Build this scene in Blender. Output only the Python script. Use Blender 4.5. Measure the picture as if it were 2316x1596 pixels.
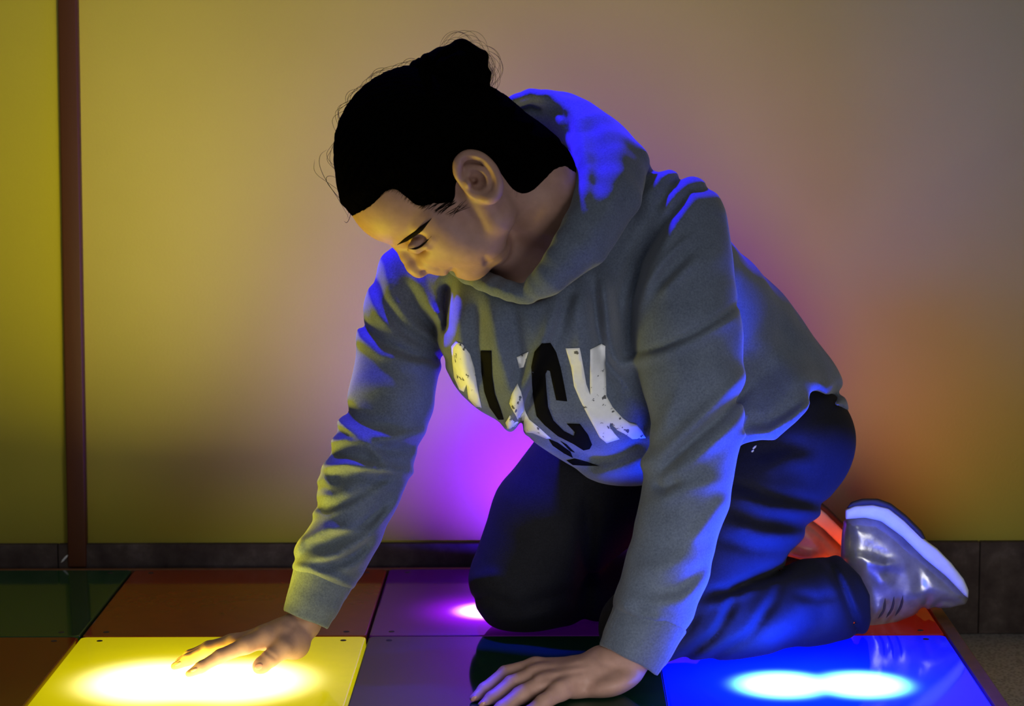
import bpy, math, random
import numpy as np
from mathutils import Vector, Matrix
from mathutils.bvhtree import BVHTree
from mathutils.geometry import delaunay_2d_cdt

for o in list(bpy.data.objects):
    bpy.data.objects.remove(o)
scene = bpy.context.scene
COL = scene.collection
random.seed(7)
RNG = np.random.default_rng(7)

# ------------------------------------------------------------------ camera
IW, IH, FPX = 2316.0, 1596.0, 5060.0
PITCH, YAW, ROLL = math.radians(7.863), math.radians(1.052), math.radians(-0.3996)
CAM = np.array([0.6256, -2.8661, 0.7713])
FWD = np.array([-math.sin(YAW) * math.cos(PITCH), math.cos(YAW) * math.cos(PITCH), -math.sin(PITCH)])
_r = np.cross(FWD, [0, 0, 1.0]); _r /= np.linalg.norm(_r)
_u = np.cross(_r, FWD)
RGT = _r * math.cos(ROLL) + _u * math.sin(ROLL)
UPV = -_r * math.sin(ROLL) + _u * math.cos(ROLL)
cam_data = bpy.data.cameras.new('camera')
cam_data.sensor_fit = 'HORIZONTAL'
cam_data.sensor_width = 36.0
cam_data.lens = FPX / IW * 36.0
cam_data.clip_start = 0.05
cam_data.dof.use_dof = True
cam_data.dof.focus_distance = 2.82
cam_data.dof.aperture_fstop = 6.3
cam = bpy.data.objects.new('camera', cam_data)
COL.objects.link(cam)
cam.matrix_world = Matrix(((RGT[0], UPV[0], -FWD[0], CAM[0]), (RGT[1], UPV[1], -FWD[1], CAM[1]),
                           (RGT[2], UPV[2], -FWD[2], CAM[2]), (0, 0, 0, 1)))
scene.camera = cam

# ------------------------------------------------------------------ world, lights, exposure
world = bpy.data.worlds.new('room_ambient')
scene.world = world
world.use_nodes = True
bg = world.node_tree.nodes['Background']
bg.inputs[0].default_value = (1.0, 0.97, 0.93, 1)
bg.inputs[1].default_value = 0.095
vs = scene.view_settings
vs.view_transform = 'Standard'
vs.look = 'None'
vs.exposure = 0.0
vs.gamma = 1.0
vs.use_curve_mapping = False
scene.cycles.use_denoising = True
scene.cycles.max_bounces = 6
scene.cycles.sample_clamp_indirect = 4.0


def lamp(name, kind, loc, target, energy, color, size=0.3, angle=60, blend=0.5, spread=None):
    d = bpy.data.lights.new(name, kind)
    d.energy = energy
    d.color = color
    if kind == 'AREA':
        d.shape = 'DISK'
        d.size = size
        if spread:
            d.spread = math.radians(spread)
    else:
        d.shadow_soft_size = size
    if kind == 'SPOT':
        d.spot_size = math.radians(angle)
        d.spot_blend = blend
    o = bpy.data.objects.new(name, d)
    COL.objects.link(o)
    o.location = loc
    o.rotation_euler = (Vector(target) - Vector(loc)).to_track_quat('-Z', 'Y').to_euler()
    return o


# dim white ceiling lamp of the room
lamp('ceiling_lamp', 'AREA', (0.70, -2.1, 2.5), (0.65, 0.2, 0.4), 3.6, (0.86, 0.93, 1.0), 0.5)
# added low white fill light, standing in for unseen lit tiles in front
lamp('low_front_fill', 'AREA', (0.98, -1.25, 0.14), (0.74, 0.0, -0.02), 1.35, (0.97, 0.97, 1.0), 0.5, spread=80)
# blue LED spot up on the wall to the left, aimed down and outwards at the play floor
lamp('blue_wall_spot', 'SPOT', (0.25, 0.40, 1.65), (0.58, -0.03, 0.60), 540.0, (0.025, 0.008, 1.0), 0.05, 28, 0.6)

S_TILE = 0.38
WALL_Y = 0.425
FLOOR_Z = -0.11


# ------------------------------------------------------------------ picture <-> world helpers (real depth Y for every point)
def W(px, py, Y):
    d = FWD + RGT * ((px - IW / 2) / FPX) - UPV * ((py - IH / 2) / FPX)
    t = (Y - CAM[1]) / d[1]
    return CAM + d * t


def SC(Y):
    return (Y - CAM[1]) / FWD[1] / FPX


def uv_of(P):
    D = P - CAM
    z = D @ FWD
    return IW / 2 + FPX * (D @ RGT) / z, IH / 2 - FPX * (D @ UPV) / z


# ------------------------------------------------------------------ materials
def mat_new(name):
    m = bpy.data.materials.new(name)
    m.use_nodes = True
    nt = m.node_tree
    return m, nt, nt.nodes['Principled BSDF']


def N(nt, t, **kw):
    n = nt.nodes.new(t)
    for k, v in kw.items():
        setattr(n, k, v)
    return n


def coords(nt, scale=(1, 1, 1)):
    tc = N(nt, 'ShaderNodeTexCoord')
    mp = N(nt, 'ShaderNodeMapping')
    mp.inputs['Scale'].default_value = scale
    nt.links.new(tc.outputs['Object'], mp.inputs[0])
    return mp.outputs[0]


def noise(nt, vec, scale, detail=4, rough=0.6):
    n = N(nt, 'ShaderNodeTexNoise')
    n.inputs['Scale'].default_value = scale
    n.inputs['Detail'].default_value = detail
    n.inputs['Roughness'].default_value = rough
    nt.links.new(vec, n.inputs['Vector'])
    return n.outputs['Fac']


def ramp(nt, fac, stops):
    r = N(nt, 'ShaderNodeValToRGB')
    e = r.color_ramp.elements
    while len(e) < len(stops):
        e.new(0.5)
    for q, (p, c) in zip(e, stops):
        q.position = p
        q.color = (c[0], c[1], c[2], 1)
    nt.links.new(fac, r.inputs[0])
    return r.outputs[0]


def bump(nt, bsdf, fac, strength, dist):
    b = N(nt, 'ShaderNodeBump')
    b.inputs['Strength'].default_value = strength
    b.inputs['Distance'].default_value = dist
    nt.links.new(fac, b.inputs['Height'])
    nt.links.new(b.outputs[0], bsdf.inputs['Normal'])


def simple(name, color, rough=0.6, var=0.15, scale=40, bump_s=0.0, bump_d=0.002, spec=0.5, metallic=0.0, mscale=(1, 1, 1)):
    m, nt, b = mat_new(name)
    v = coords(nt, mscale)
    n = noise(nt, v, scale)
    lo = tuple(c * (1 - var) for c in color)
    hi = tuple(min(1, c * (1 + var)) for c in color)
    nt.links.new(ramp(nt, n, [(0.3, lo), (0.7, hi)]), b.inputs['Base Color'])
    b.inputs['Roughness'].default_value = rough
    b.inputs['Specular IOR Level'].default_value = spec
    b.inputs['Metallic'].default_value = metallic
    if bump_s:
        bump(nt, b, n, bump_s, bump_d)
    return m


def m_wall():
    m, nt, b = mat_new('cream_paint')
    v = coords(nt)
    big = noise(nt, v, 3.0, 3)
    fine = noise(nt, v, 260.0, 3)
    nt.links.new(ramp(nt, big, [(0.25, (0.67, 0.60, 0.088)), (0.75, (0.72, 0.645, 0.10))]), b.inputs['Base Color'])
    b.inputs['Roughness'].default_value = 0.75
    b.inputs['Specular IOR Level'].default_value = 0.25
    bump(nt, b, fine, 0.25, 0.001)
    return m


def m_fabric(name, lo, hi, rough=0.92, sheen=0.25, weave=900.0):
    m, nt, b = mat_new(name)
    v = coords(nt)
    a = noise(nt, v, 420.0, 5, 0.75)
    c = noise(nt, v, 25.0, 3)
    mx = N(nt, 'ShaderNodeMath', operation='MULTIPLY_ADD')
    mx.inputs[1].default_value = 0.75
    nt.links.new(a, mx.inputs[0])
    m2 = N(nt, 'ShaderNodeMath', operation='MULTIPLY')
    m2.inputs[1].default_value = 0.25
    nt.links.new(c, m2.inputs[0])
    nt.links.new(m2.outputs[0], mx.inputs[2])
    nt.links.new(ramp(nt, mx.outputs[0], [(0.36, lo), (0.64, hi)]), b.inputs['Base Color'])
    b.inputs['Roughness'].default_value = rough
    b.inputs['Specular IOR Level'].default_value = 0.1
    b.inputs['Sheen Weight'].default_value = sheen
    b.inputs['Sheen Roughness'].default_value = 0.5
    f = noise(nt, v, weave, 2)
    bump(nt, b, f, 0.35, 0.0008)
    return m


def m_tile(name, color, emit=None, spots=(), base=0.0, halo=0.0, halo_sig=0.1, core=(0, 0, 0), sig=0.03, rough=0.07):
    """glossy acrylic; a lit tile glows with the diffused light of the LEDs under it (object coordinates)"""
    m, nt, b = mat_new(name)
    v = coords(nt)
    n = noise(nt, v, 30.0, 3)
    lo = tuple(c * 0.9 for c in color)
    nt.links.new(ramp(nt, n, [(0.3, lo), (0.7, color)]), b.inputs['Base Color'])
    b.inputs['Roughness'].default_value = rough
    b.inputs['IOR'].default_value = 1.40
    if emit:
        sep = N(nt, 'ShaderNodeSeparateXYZ')
        nt.links.new(v, sep.inputs[0])

        def mth(op, a, b_=None):
            q = N(nt, 'ShaderNodeMath', operation=op)
            for i, val in enumerate((a, b_)):
                if isinstance(val, (int, float)):
                    q.inputs[i].default_value = val
                elif val is not None:
                    nt.links.new(val, q.inputs[i])
            return q.outputs[0]

        def vec(op, a, b_):
            q = N(nt, 'ShaderNodeVectorMath', operation=op)
            for k, val in ((0, a), (1, b_)):
                if isinstance(val, tuple):
                    q.inputs[k].default_value = val
                else:
                    nt.links.new(val, q.inputs[k])
            return q.outputs[0]
        h_tot, c_tot = base, 0.0
        for sx, sy, *w_ in spots:
            wt = w_[0] if w_ else 1.0
            dx = mth('SUBTRACT', sep.outputs[0], sx)
            dy = mth('SUBTRACT', sep.outputs[1], sy)
            r2 = mth('ADD', mth('MULTIPLY', dx, dx), mth('MULTIPLY', dy, dy))
            c_tot = mth('ADD', mth('MULTIPLY', mth('EXPONENT', mth('MULTIPLY', mth('POWER', mth('MULTIPLY', r2, 0.5 / sig ** 2), 2.0), -1.0)), wt), c_tot)
            h_tot = mth('ADD', mth('MULTIPLY', mth('EXPONENT', mth('MULTIPLY', r2, -0.5 / halo_sig ** 2)), halo * wt), h_tot)
        def bc(x):
            q = N(nt, 'ShaderNodeCombineXYZ')
            for k in range(3):
                nt.links.new(x, q.inputs[k])
            return q.outputs[0]
        tot = vec('ADD', vec('MULTIPLY', bc(h_tot), tuple(emit)), vec('MULTIPLY', bc(c_tot), tuple(core)))
        nt.links.new(tot, b.inputs['Emission Color'])
        b.inputs['Emission Strength'].default_value = 1.0
    return m


def m_skin():
    m, nt, b = mat_new('skin')
    v = coords(nt)
    n = noise(nt, v, 60.0, 4)
    f = noise(nt, v, 700.0, 3)
    nt.links.new(ramp(nt, n, [(0.3, (0.38, 0.215, 0.16)), (0.7, (0.46, 0.265, 0.20))]), b.inputs['Base Color'])
    b.inputs['Roughness'].default_value = 0.55
    b.inputs['Specular IOR Level'].default_value = 0.35
    b.inputs['Subsurface Weight'].default_value = 0.05
    b.inputs['Subsurface Radius'].default_value = (0.008, 0.003, 0.0015)
    b.inputs['Subsurface Scale'].default_value = 0.6
    bump(nt, b, f, 0.12, 0.0005)
    return m


def m_hair():
    m, nt, b = mat_new('black_hair')
    v = coords(nt, (1.0, 6.0, 1.0))
    w = noise(nt, v, 130.0, 4, 0.7)
    nt.links.new(ramp(nt, w, [(0.3, (0.0006, 0.0005, 0.0004)), (0.7, (0.0022, 0.0017, 0.0013))]), b.inputs['Base Color'])
    b.inputs['Roughness'].default_value = 0.8
    b.inputs['Specular IOR Level'].default_value = 0.0
    bump(nt, b, w, 0.5, 0.002)
    return m


def m_terrazzo():
    m, nt, b = mat_new('terrazzo')
    v = coords(nt)
    vo = N(nt, 'ShaderNodeTexVoronoi')
    vo.inputs['Scale'].default_value = 190.0
    nt.links.new(v, vo.inputs['Vector'])
    n = noise(nt, v, 60.0, 5)
    mx = N(nt, 'ShaderNodeMath', operation='MULTIPLY')
    nt.links.new(vo.outputs['Distance'], mx.inputs[0])
    nt.links.new(n, mx.inputs[1])
    nt.links.new(ramp(nt, mx.outputs[0], [(0.06, (0.40, 0.39, 0.38)), (0.30, (0.85, 0.85, 0.84))]), b.inputs['Base Color'])
    b.inputs['Roughness'].default_value = 0.45
    return m


def m_marble():
    m, nt, b = mat_new('dark_marble')
    v = coords(nt)
    n = noise(nt, v, 22.0, 6, 0.65)
    nt.links.new(ramp(nt, n, [(0.3, (0.050, 0.036, 0.032)), (0.55, (0.085, 0.065, 0.056)), (0.75, (0.15, 0.12, 0.105))]), b.inputs['Base Color'])
    b.inputs['Roughness'].default_value = 0.6
    b.inputs['Specular IOR Level'].default_value = 0.04
    return m


def m_print():
    m, nt, b = mat_new('white_cracked_print')
    v = coords(nt)
    n = noise(nt, v, 95.0, 3, 0.55)
    nt.links.new(ramp(nt, n, [(0.345, (0.10, 0.10, 0.10)), (0.375, (0.80, 0.80, 0.78)), (0.8, (0.88, 0.88, 0.86))]), b.inputs['Base Color'])
    b.inputs['Roughness'].default_value = 0.6
    return m


M = dict(
    wall=m_wall(), terrazzo=m_terrazzo(), marble=m_marble(), skin=m_skin(), hair=m_hair(),
    strip=simple('brown_painted_wood', (0.10, 0.027, 0.006), 0.6, 0.12, 30, 0.1, 0.001, mscale=(1, 1, 0.1)),
    frame=simple('brown_platform_frame', (0.19, 0.075, 0.025), 0.5, 0.2, 50),
    hoodie=m_fabric('grey_heather_fleece', (0.078, 0.096, 0.134), (0.146, 0.174, 0.232)),
    rib=m_fabric('grey_rib_knit', (0.078, 0.096, 0.134), (0.146, 0.174, 0.232), weave=600.0),
    pants=m_fabric('black_jersey', (0.011, 0.011, 0.014), (0.019, 0.019, 0.024), rough=0.75, sheen=0.02),
    print_white=m_print(),
    print_black=simple('black_print', (0.004, 0.0037, 0.0035), 0.9, 0.2, 160, spec=0.08),
    nail=simple('fingernail', (0.55, 0.27, 0.21), 0.35, 0.06, 80),
    lash=simple('dark_brow', (0.008, 0.005, 0.004), 0.9, 0.2, 200, spec=0.05),
    shoe=simple('silver_shoe_upper', (0.33, 0.32, 0.305), 0.28, 0.40, 24, 0.3, 0.003, metallic=0.5),
    midsole=simple('white_midsole', (0.72, 0.73, 0.74), 0.5, 0.06, 60),
    outsole=simple('dark_outsole', (0.03, 0.022, 0.022), 0.7, 0.2, 80),
    lace=simple('lace', (0.045, 0.032, 0.05), 0.7, 0.1, 90),
    metal=simple('dull_metal', (0.32, 0.30, 0.26), 0.4, 0.1, 90, metallic=0.8),
)


# ------------------------------------------------------------------ object helpers
def link_mesh(name, me, mat=None, parent=None, smooth=True):
    o = bpy.data.objects.new(name, me)
    COL.objects.link(o)
    if mat:
        me.materials.append(mat)
    if smooth and len(me.polygons):
        me.polygons.foreach_set('use_smooth', np.ones(len(me.polygons), dtype=bool))
    if parent:
        o.parent = parent
    return o


def from_arrays(name, V, F, mat=None, parent=None, smooth=True):
    me = bpy.data.meshes.new(name)
    V = np.asarray(V, dtype=np.float32)
    F = np.asarray(F, dtype=np.int32)
    k = F.shape[1]
    me.vertices.add(len(V)); me.vertices.foreach_set('co', V.ravel())
    me.loops.add(F.size); me.loops.foreach_set('vertex_index', F.ravel())
    me.polygons.add(len(F))
    me.polygons.foreach_set('loop_start', np.arange(0, F.size, k, dtype=np.int32))
    me.update(calc_edges=True)
    me.validate()
    return link_mesh(name, me, mat, parent, smooth)


def tag(o, label, cat=None, group=None, kind=None):
    if label: o['label'] = label
    if cat: o['category'] = cat
    if group: o['group'] = group
    if kind: o['kind'] = kind
    return o


def box(name, lo, hi, mat, parent=None, bevel=0.0, seg=3):
    lo, hi = np.array(lo, float), np.array(hi, float)
    c = (lo + hi) / 2
    h = (hi - lo) / 2
    V = [(sx * h[0], sy * h[1], sz * h[2]) for sx in (-1, 1) for sy in (-1, 1) for sz in (-1, 1)]
    F = [(0, 1, 3, 2), (4, 6, 7, 5), (0, 4, 5, 1), (2, 3, 7, 6), (0, 2, 6, 4), (1, 5, 7, 3)]
    o = from_arrays(name, V, F, mat, parent, smooth=False)
    o.location = c
    if bevel:
        b = o.modifiers.new('bevel', 'BEVEL')
        b.width = bevel
        b.segments = seg
        b.limit_method = 'ANGLE'
        o.data.polygons.foreach_set('use_smooth', np.ones(6, dtype=bool))
        wn = o.modifiers.new('wn', 'WEIGHTED_NORMAL')
    return o


def round_slab(name, cx, cy, w, d, ztop, thick, rad, bev, mat, parent=None, nseg=6):
    """slab with rounded corners and a small top bevel; origin at its top centre"""
    out = []
    for (sx, sy, a0) in ((1, 1, 0), (-1, 1, 90), (-1, -1, 180), (1, -1, 270)):
        for i in range(nseg + 1):
            a = math.radians(a0 + 90 * i / nseg)
            out.append((sx * (w / 2 - rad) + rad * math.cos(a), sy * (d / 2 - rad) + rad * math.sin(a)))
    out = np.array(out)
    n = len(out)
    nrm = out / np.linalg.norm(out, axis=1)[:, None]
    V, F = [], []
    rings = [(-thick, 0.0), (-bev, 0.0), (-bev * 0.3, -bev * 0.3), (0.0, -bev)]
    for z, ins in rings:
        s = np.array([(w / 2 + ins) / (w / 2), (d / 2 + ins) / (d / 2)])
        for p in out * s:
            V.append((p[0], p[1], z))
    for k in range(len(rings) - 1):
        for i in range(n):
            j = (i + 1) % n
            F.append((k * n + i, k * n + j, (k + 1) * n + j, (k + 1) * n + i))
    me = bpy.data.meshes.new(name)
    me.from_pydata(V, [], F + [tuple(range((len(rings) - 1) * n, len(rings) * n)), tuple(range(n - 1, -1, -1))])
    o = link_mesh(name, me, mat, parent, smooth=False)
    o.location = (cx, cy, ztop)
    return o


def tube(name, pts, r, mat, parent=None, taper=True, sides=6):
    """thin round tube along world points"""
    P = np.array(pts, float)
    # resample with Catmull-Rom
    Q = []
    for i in range(len(P) - 1):
        p0, p1, p2, p3 = P[max(i - 1, 0)], P[i], P[i + 1], P[min(i + 2, len(P) - 1)]
        for t in np.linspace(0, 1, 6, endpoint=(i == len(P) - 2)):
            Q.append(0.5 * ((2 * p1) + (-p0 + p2) * t + (2 * p0 - 5 * p1 + 4 * p2 - p3) * t * t + (-p0 + 3 * p1 - 3 * p2 + p3) * t ** 3))
    V, F = tube_arrays(np.array(Q), r, taper, sides)
    return from_arrays(name, V, F, mat, parent)


def tube_arrays(Q, r, taper=True, sides=6):
    n = len(Q)
    T = np.gradient(Q, axis=0)
    T /= np.linalg.norm(T, axis=1)[:, None] + 1e-12
    ref = np.array([0.13, 0.97, 0.21])
    A = np.cross(T, ref); A /= np.linalg.norm(A, axis=1)[:, None] + 1e-12
    B = np.cross(T, A)
    V = []
    for i in range(n):
        t = i / (n - 1)
        rr = r * (max(0.12, min(1.0, 3.5 * t, 3.5 * (1 - t))) if taper else 1.0)
        for k in range(sides):
            a = 2 * math.pi * k / sides
            V.append(Q[i] + rr * (A[i] * math.cos(a) + B[i] * math.sin(a)))
    F = []
    for i in range(n - 1):
        for k in range(sides):
            j = (k + 1) % sides
            F.append((i * sides + k, i * sides + j, (i + 1) * sides + j, (i + 1) * sides + k))
    return np.array(V), np.array(F)


# ------------------------------------------------------------------ implicit surfaces
def smin(a, b, k):
    if k <= 0:
        return np.minimum(a, b)
    h = np.maximum(k - np.abs(a - b), 0) / k
    return np.minimum(a, b) - h * h * k * 0.25


def smax(a, b, k):
    return -smin(-a, -b, k)


def chain(pts, flat=None):
    """tapered limb: pts = (px, py, Y, radius px)"""
    C = [W(p[0], p[1], p[2]) for p in pts]
    R = [p[3] * SC(p[2]) for p in pts]
    lo = np.min([c - r for c, r in zip(C, R)], axis=0)
    hi = np.max([c + r for c, r in zip(C, R)], axis=0)

    def f(P, u, v):
        d = None
        for i in range(len(C) - 1):
            a, b = C[i], C[i + 1]
            ba = b - a
            pa = P - a
            h = np.clip(pa @ ba / (ba @ ba + 1e-12), 0, 1)
            q = pa - h[:, None] * ba
            q = np.sqrt(np.einsum('ij,ij->i', q, q)) - (R[i] + (R[i + 1] - R[i]) * h)
            d = q if d is None else smin(d, q, 0.004)
        return d
    f.lo, f.hi = lo, hi
    return f


def rs(pts, n=4):
    P = np.array(pts, float)
    out = []
    for i in range(len(P) - 1):
        p0, p1, p2, p3 = P[max(i - 1, 0)], P[i], P[i + 1], P[min(i + 2, len(P) - 1)]
        for t in np.arange(n) / n:
            out.append(0.5 * ((2 * p1) + (-p0 + p2) * t + (2 * p0 - 5 * p1 + 4 * p2 - p3) * t * t + (-p0 + 3 * p1 - 3 * p2 + p3) * t ** 3))
    out.append(P[-1])
    return [tuple(q) for q in out]


def ell(c, rx, rz, ry, ang=0.0):
    """ellipsoid: c = (px,py,Y); rx, rz px in the picture plane (rotated by ang), ry metres across"""
    C = W(*c)
    s = SC(c[2])
    a = math.radians(ang)
    X = RGT * math.cos(a) + UPV * math.sin(a)
    Z = -RGT * math.sin(a) + UPV * math.cos(a)
    B = np.stack([X, FWD, Z], axis=1)
    R = np.array([rx * s, ry, rz * s])

    def f(P, u, v):
        q = (P - C) @ B
        k0 = np.linalg.norm(q / R, axis=1)
        k1 = np.linalg.norm(q / (R * R), axis=1) + 1e-9
        return np.where(k0 < 1e-4, -R.min(), k0 * (k0 - 1.0) / k1)
    m = R.max()
    f.lo, f.hi = C - m, C + m
    return f


def poly_sd(poly, u, v):
    """signed distance in px to a polygon, negative inside"""
    Pn = np.array(poly, float)
    n = len(Pn)
    d2 = np.full(len(u), 1e18)
    ins = np.zeros(len(u), bool)
    for i in range(n):
        a, b = Pn[i], Pn[(i + 1) % n]
        e = b - a
        wx, wy = u - a[0], v - a[1]
        t = np.clip((wx * e[0] + wy * e[1]) / (e @ e + 1e-9), 0, 1)
        d2 = np.minimum(d2, (wx - e[0] * t) ** 2 + (wy - e[1] * t) ** 2)
        c = (a[1] > v) != (b[1] > v)
        xi = a[0] + (v - a[1]) * e[0] / (e[1] if abs(e[1]) > 1e-9 else 1e-9)
        ins ^= c & (u < xi)
    d = np.sqrt(d2)
    return np.where(ins, -d, d)


def slab(poly, yc, half, rnd, ytilt=0.0):
    """solid of the given outline (px) around depth yc, half thickness and edge rounding in metres"""
    s = SC(yc)
    Pn = np.array(poly, float)
    c0, c1 = Pn.min(0), Pn.max(0)
    corners = np.array([W(x, y, Y) for x in (c0[0], c1[0]) for y in (c0[1], c1[1]) for Y in (yc - half, yc + half)])
    cu = Pn[:, 0].mean()

    def f(P, u, v):
        a = poly_sd(poly, u, v) * s + rnd
        b = np.abs(P[:, 1] - yc - ytilt * (u - cu) * s) - half + rnd
        return np.minimum(np.maximum(a, b), 0) + np.sqrt(np.maximum(a, 0) ** 2 + np.maximum(b, 0) ** 2) - rnd
    f.lo, f.hi = corners.min(0), corners.max(0)
    return f


class Fold:
    """cloth fold along a px polyline: positive amp (mm) is a ridge, negative a crease"""
    def __init__(self, pts, amp, width, ylo=-9, yhi=9):
        self.p = np.array(pts, float); self.a = amp * 1.45e-3; self.w = width; self.ylo = ylo; self.yhi = yhi
        seg = np.linalg.norm(np.diff(self.p, axis=0), axis=1)
        self.cum = np.concatenate([[0], np.cumsum(seg)]); self.L = self.cum[-1]

    def __call__(self, u, v, Y):
        m = 3 * self.w
        if u.max() < self.p[:, 0].min() - m or u.min() > self.p[:, 0].max() + m or v.max() < self.p[:, 1].min() - m or v.min() > self.p[:, 1].max() + m:
            return 0.0
        best = np.full(len(u), 1e18)
        tt = np.zeros(len(u))
        for i in range(len(self.p) - 1):
            a, e = self.p[i], self.p[i + 1] - self.p[i]
            wx, wy = u - a[0], v - a[1]
            t = np.clip((wx * e[0] + wy * e[1]) / (e @ e), 0, 1)
            d2 = (wx - e[0] * t) ** 2 + (wy - e[1] * t) ** 2
            s = (self.cum[i] + t * np.sqrt(e @ e)) / self.L
            better = d2 < best
            best = np.where(better, d2, best)
            tt = np.where(better, s, tt)
        g = np.exp(-best / (2 * self.w ** 2)) * np.clip(4 * np.minimum(tt, 1 - tt) + 0.25, 0, 1)
        if self.ylo > -9 or self.yhi < 9:
            g = g * np.clip((Y - self.ylo) / 0.02, 0, 1) * np.clip((self.yhi - Y) / 0.02, 0, 1)
        return self.a * g


class Solid:
    def __init__(self):
        self.ops = []; self.folds = []; self.post = []
        self.lo = np.full(3, 9.0); self.hi = np.full(3, -9.0)

    def add(self, f, k=0.01):
        self.ops.append(('a', f, k)); self.lo = np.minimum(self.lo, f.lo); self.hi = np.maximum(self.hi, f.hi); return self

    def sub(self, f, k=0.006):
        self.ops.append(('s', f, k)); return self

    def cut(self, g, k=0.004):
        self.ops.append(('c', g, k)); return self

    def __call__(self, P):
        u, v = uv_of(P)
        d = np.full(len(P), 1.0)
        lo, hi = P.min(0), P.max(0)
        small = (hi - lo).max() < 0.30
        for t, f, k in self.ops:
            if small and t != 'c':
                gap = np.maximum(np.maximum(f.lo - hi, lo - f.hi), 0).max()
                if gap > 0.045:
                    continue
            q = f(P, u, v)
            if t == 'a': d = smin(d, q, k)
            elif t == 's': d = smax(d, -q, k)
            else: d = smax(d, q, k)
        for fo in self.folds:
            d = d - fo(u, v, P[:, 1])
        for g in self.post:
            d = g(d, P, u, v)
        return d


def surface(fn, lo, hi, h):
    """surface nets over a sparse block grid"""
    B = 8
    lo = np.asarray(lo) - 3 * h
    nb = np.ceil((np.asarray(hi) + 3 * h - lo) / (B * h)).astype(int)
    n = nb * B
    bi = np.stack(np.meshgrid(*[np.arange(k) for k in nb], indexing='ij'), -1).reshape(-1, 3)
    cen = lo + (bi * B + (B - 1) / 2) * h
    dc = np.concatenate([fn(c) for c in np.array_split(cen, max(1, len(cen) // 100000))])
    G = np.empty(n, np.float32)
    Gb = G.reshape(nb[0], B, nb[1], B, nb[2], B)
    near = np.abs(dc) < B * h * 0.5 * 1.75 * 1.35 + 0.006
    sg = np.where(dc < 0, -1.0, 1.0).reshape(nb)
    Gb[:] = sg[:, None, :, None, :, None]
    loc = np.stack(np.meshgrid(*[np.arange(B)] * 3, indexing='ij'), -1).reshape(-1, 3)
    nbk = bi[near]
    for chunk in np.array_split(nbk, max(1, len(nbk) // 20)):
        if not len(chunk):
            continue
        P = lo + (chunk[:, None, :] * B + loc[None]).reshape(-1, 3) * h
        val = fn(P).reshape(len(chunk), B, B, B)
        for c, vv in zip(chunk, val):
            Gb[c[0], :, c[1], :, c[2], :] = vv
    neg = G < 0
    cnt = np.zeros(n - 1, np.int8)
    offs = [(i, j, k) for i in (0, 1) for j in (0, 1) for k in (0, 1)]
    m = n - 1
    for i, j, k in offs:
        cnt += neg[i:i + m[0], j:j + m[1], k:k + m[2]]
    act = (cnt > 0) & (cnt < 8)
    idx = np.argwhere(act)
    cid = np.full(m, -1, np.int32)
    cid[act] = np.arange(len(idx))
    cv = {o: G[idx[:, 0] + o[0], idx[:, 1] + o[1], idx[:, 2] + o[2]].astype(np.float64) for o in offs}
    acc = np.zeros((len(idx), 3)); num = np.zeros(len(idx))
    for o in offs:
        for ax in range(3):
            if o[ax] == 0:
                q = list(o); q[ax] = 1
                a, b = cv[o], cv[tuple(q)]
                mk = (a < 0) != (b < 0)
                t = np.where(mk, a / np.where(mk, a - b, 1), 0)
                p = np.tile(np.array(o, float), (len(idx), 1)); p[:, ax] = t
                acc += p * mk[:, None]; num += mk
    V = lo + (idx + acc / num[:, None]) * h
    F = []
    for ax in range(3):
        b1, b2 = (ax + 1) % 3, (ax + 2) % 3
        sl0 = [slice(None)] * 3; sl1 = [slice(None)] * 3
        sl0[ax] = slice(0, -1); sl1[ax] = slice(1, None)
        ch = neg[tuple(sl0)] != neg[tuple(sl1)]
        e = np.argwhere(ch)
        ok = (e[:, b1] > 0) & (e[:, b2] > 0) & (e[:, b1] < m[b1]) & (e[:, b2] < m[b2])
        e = e[ok]
        def cell(d1, d2):
            c = e.copy(); c[:, b1] -= d1; c[:, b2] -= d2
            return cid[c[:, 0], c[:, 1], c[:, 2]]
        q = np.stack([cell(1, 1), cell(0, 1), cell(0, 0), cell(1, 0)], 1)
        flip = ~neg[e[:, 0], e[:, 1], e[:, 2]]
        q[flip] = q[flip][:, ::-1]
        F.append(q)
    F = np.concatenate(F)
    F = F[(F >= 0).all(1)]
    # light tangential relaxation for clean shading
    E0 = F.ravel(); E1 = np.roll(F, -1, axis=1).ravel()
    src = np.concatenate([E0, E1]); dst = np.concatenate([E1, E0])
    c = np.maximum(np.bincount(src, minlength=len(V)), 1)
    for _ in range(2):
        s = np.stack([np.bincount(src, V[dst, k], len(V)) for k in range(3)], 1)
        V = V * 0.5 + 0.5 * s / c[:, None]
    return V, F


def solid_mesh(name, S, h, mat, parent=None, lo=None, hi=None):
    V, F = surface(S, S.lo if lo is None else lo, S.hi if hi is None else hi, h)
    return from_arrays(name, V, F, mat, parent)


def floor_cut(z=0.0015):
    return lambda P, u, v: z - P[:, 2]


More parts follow.
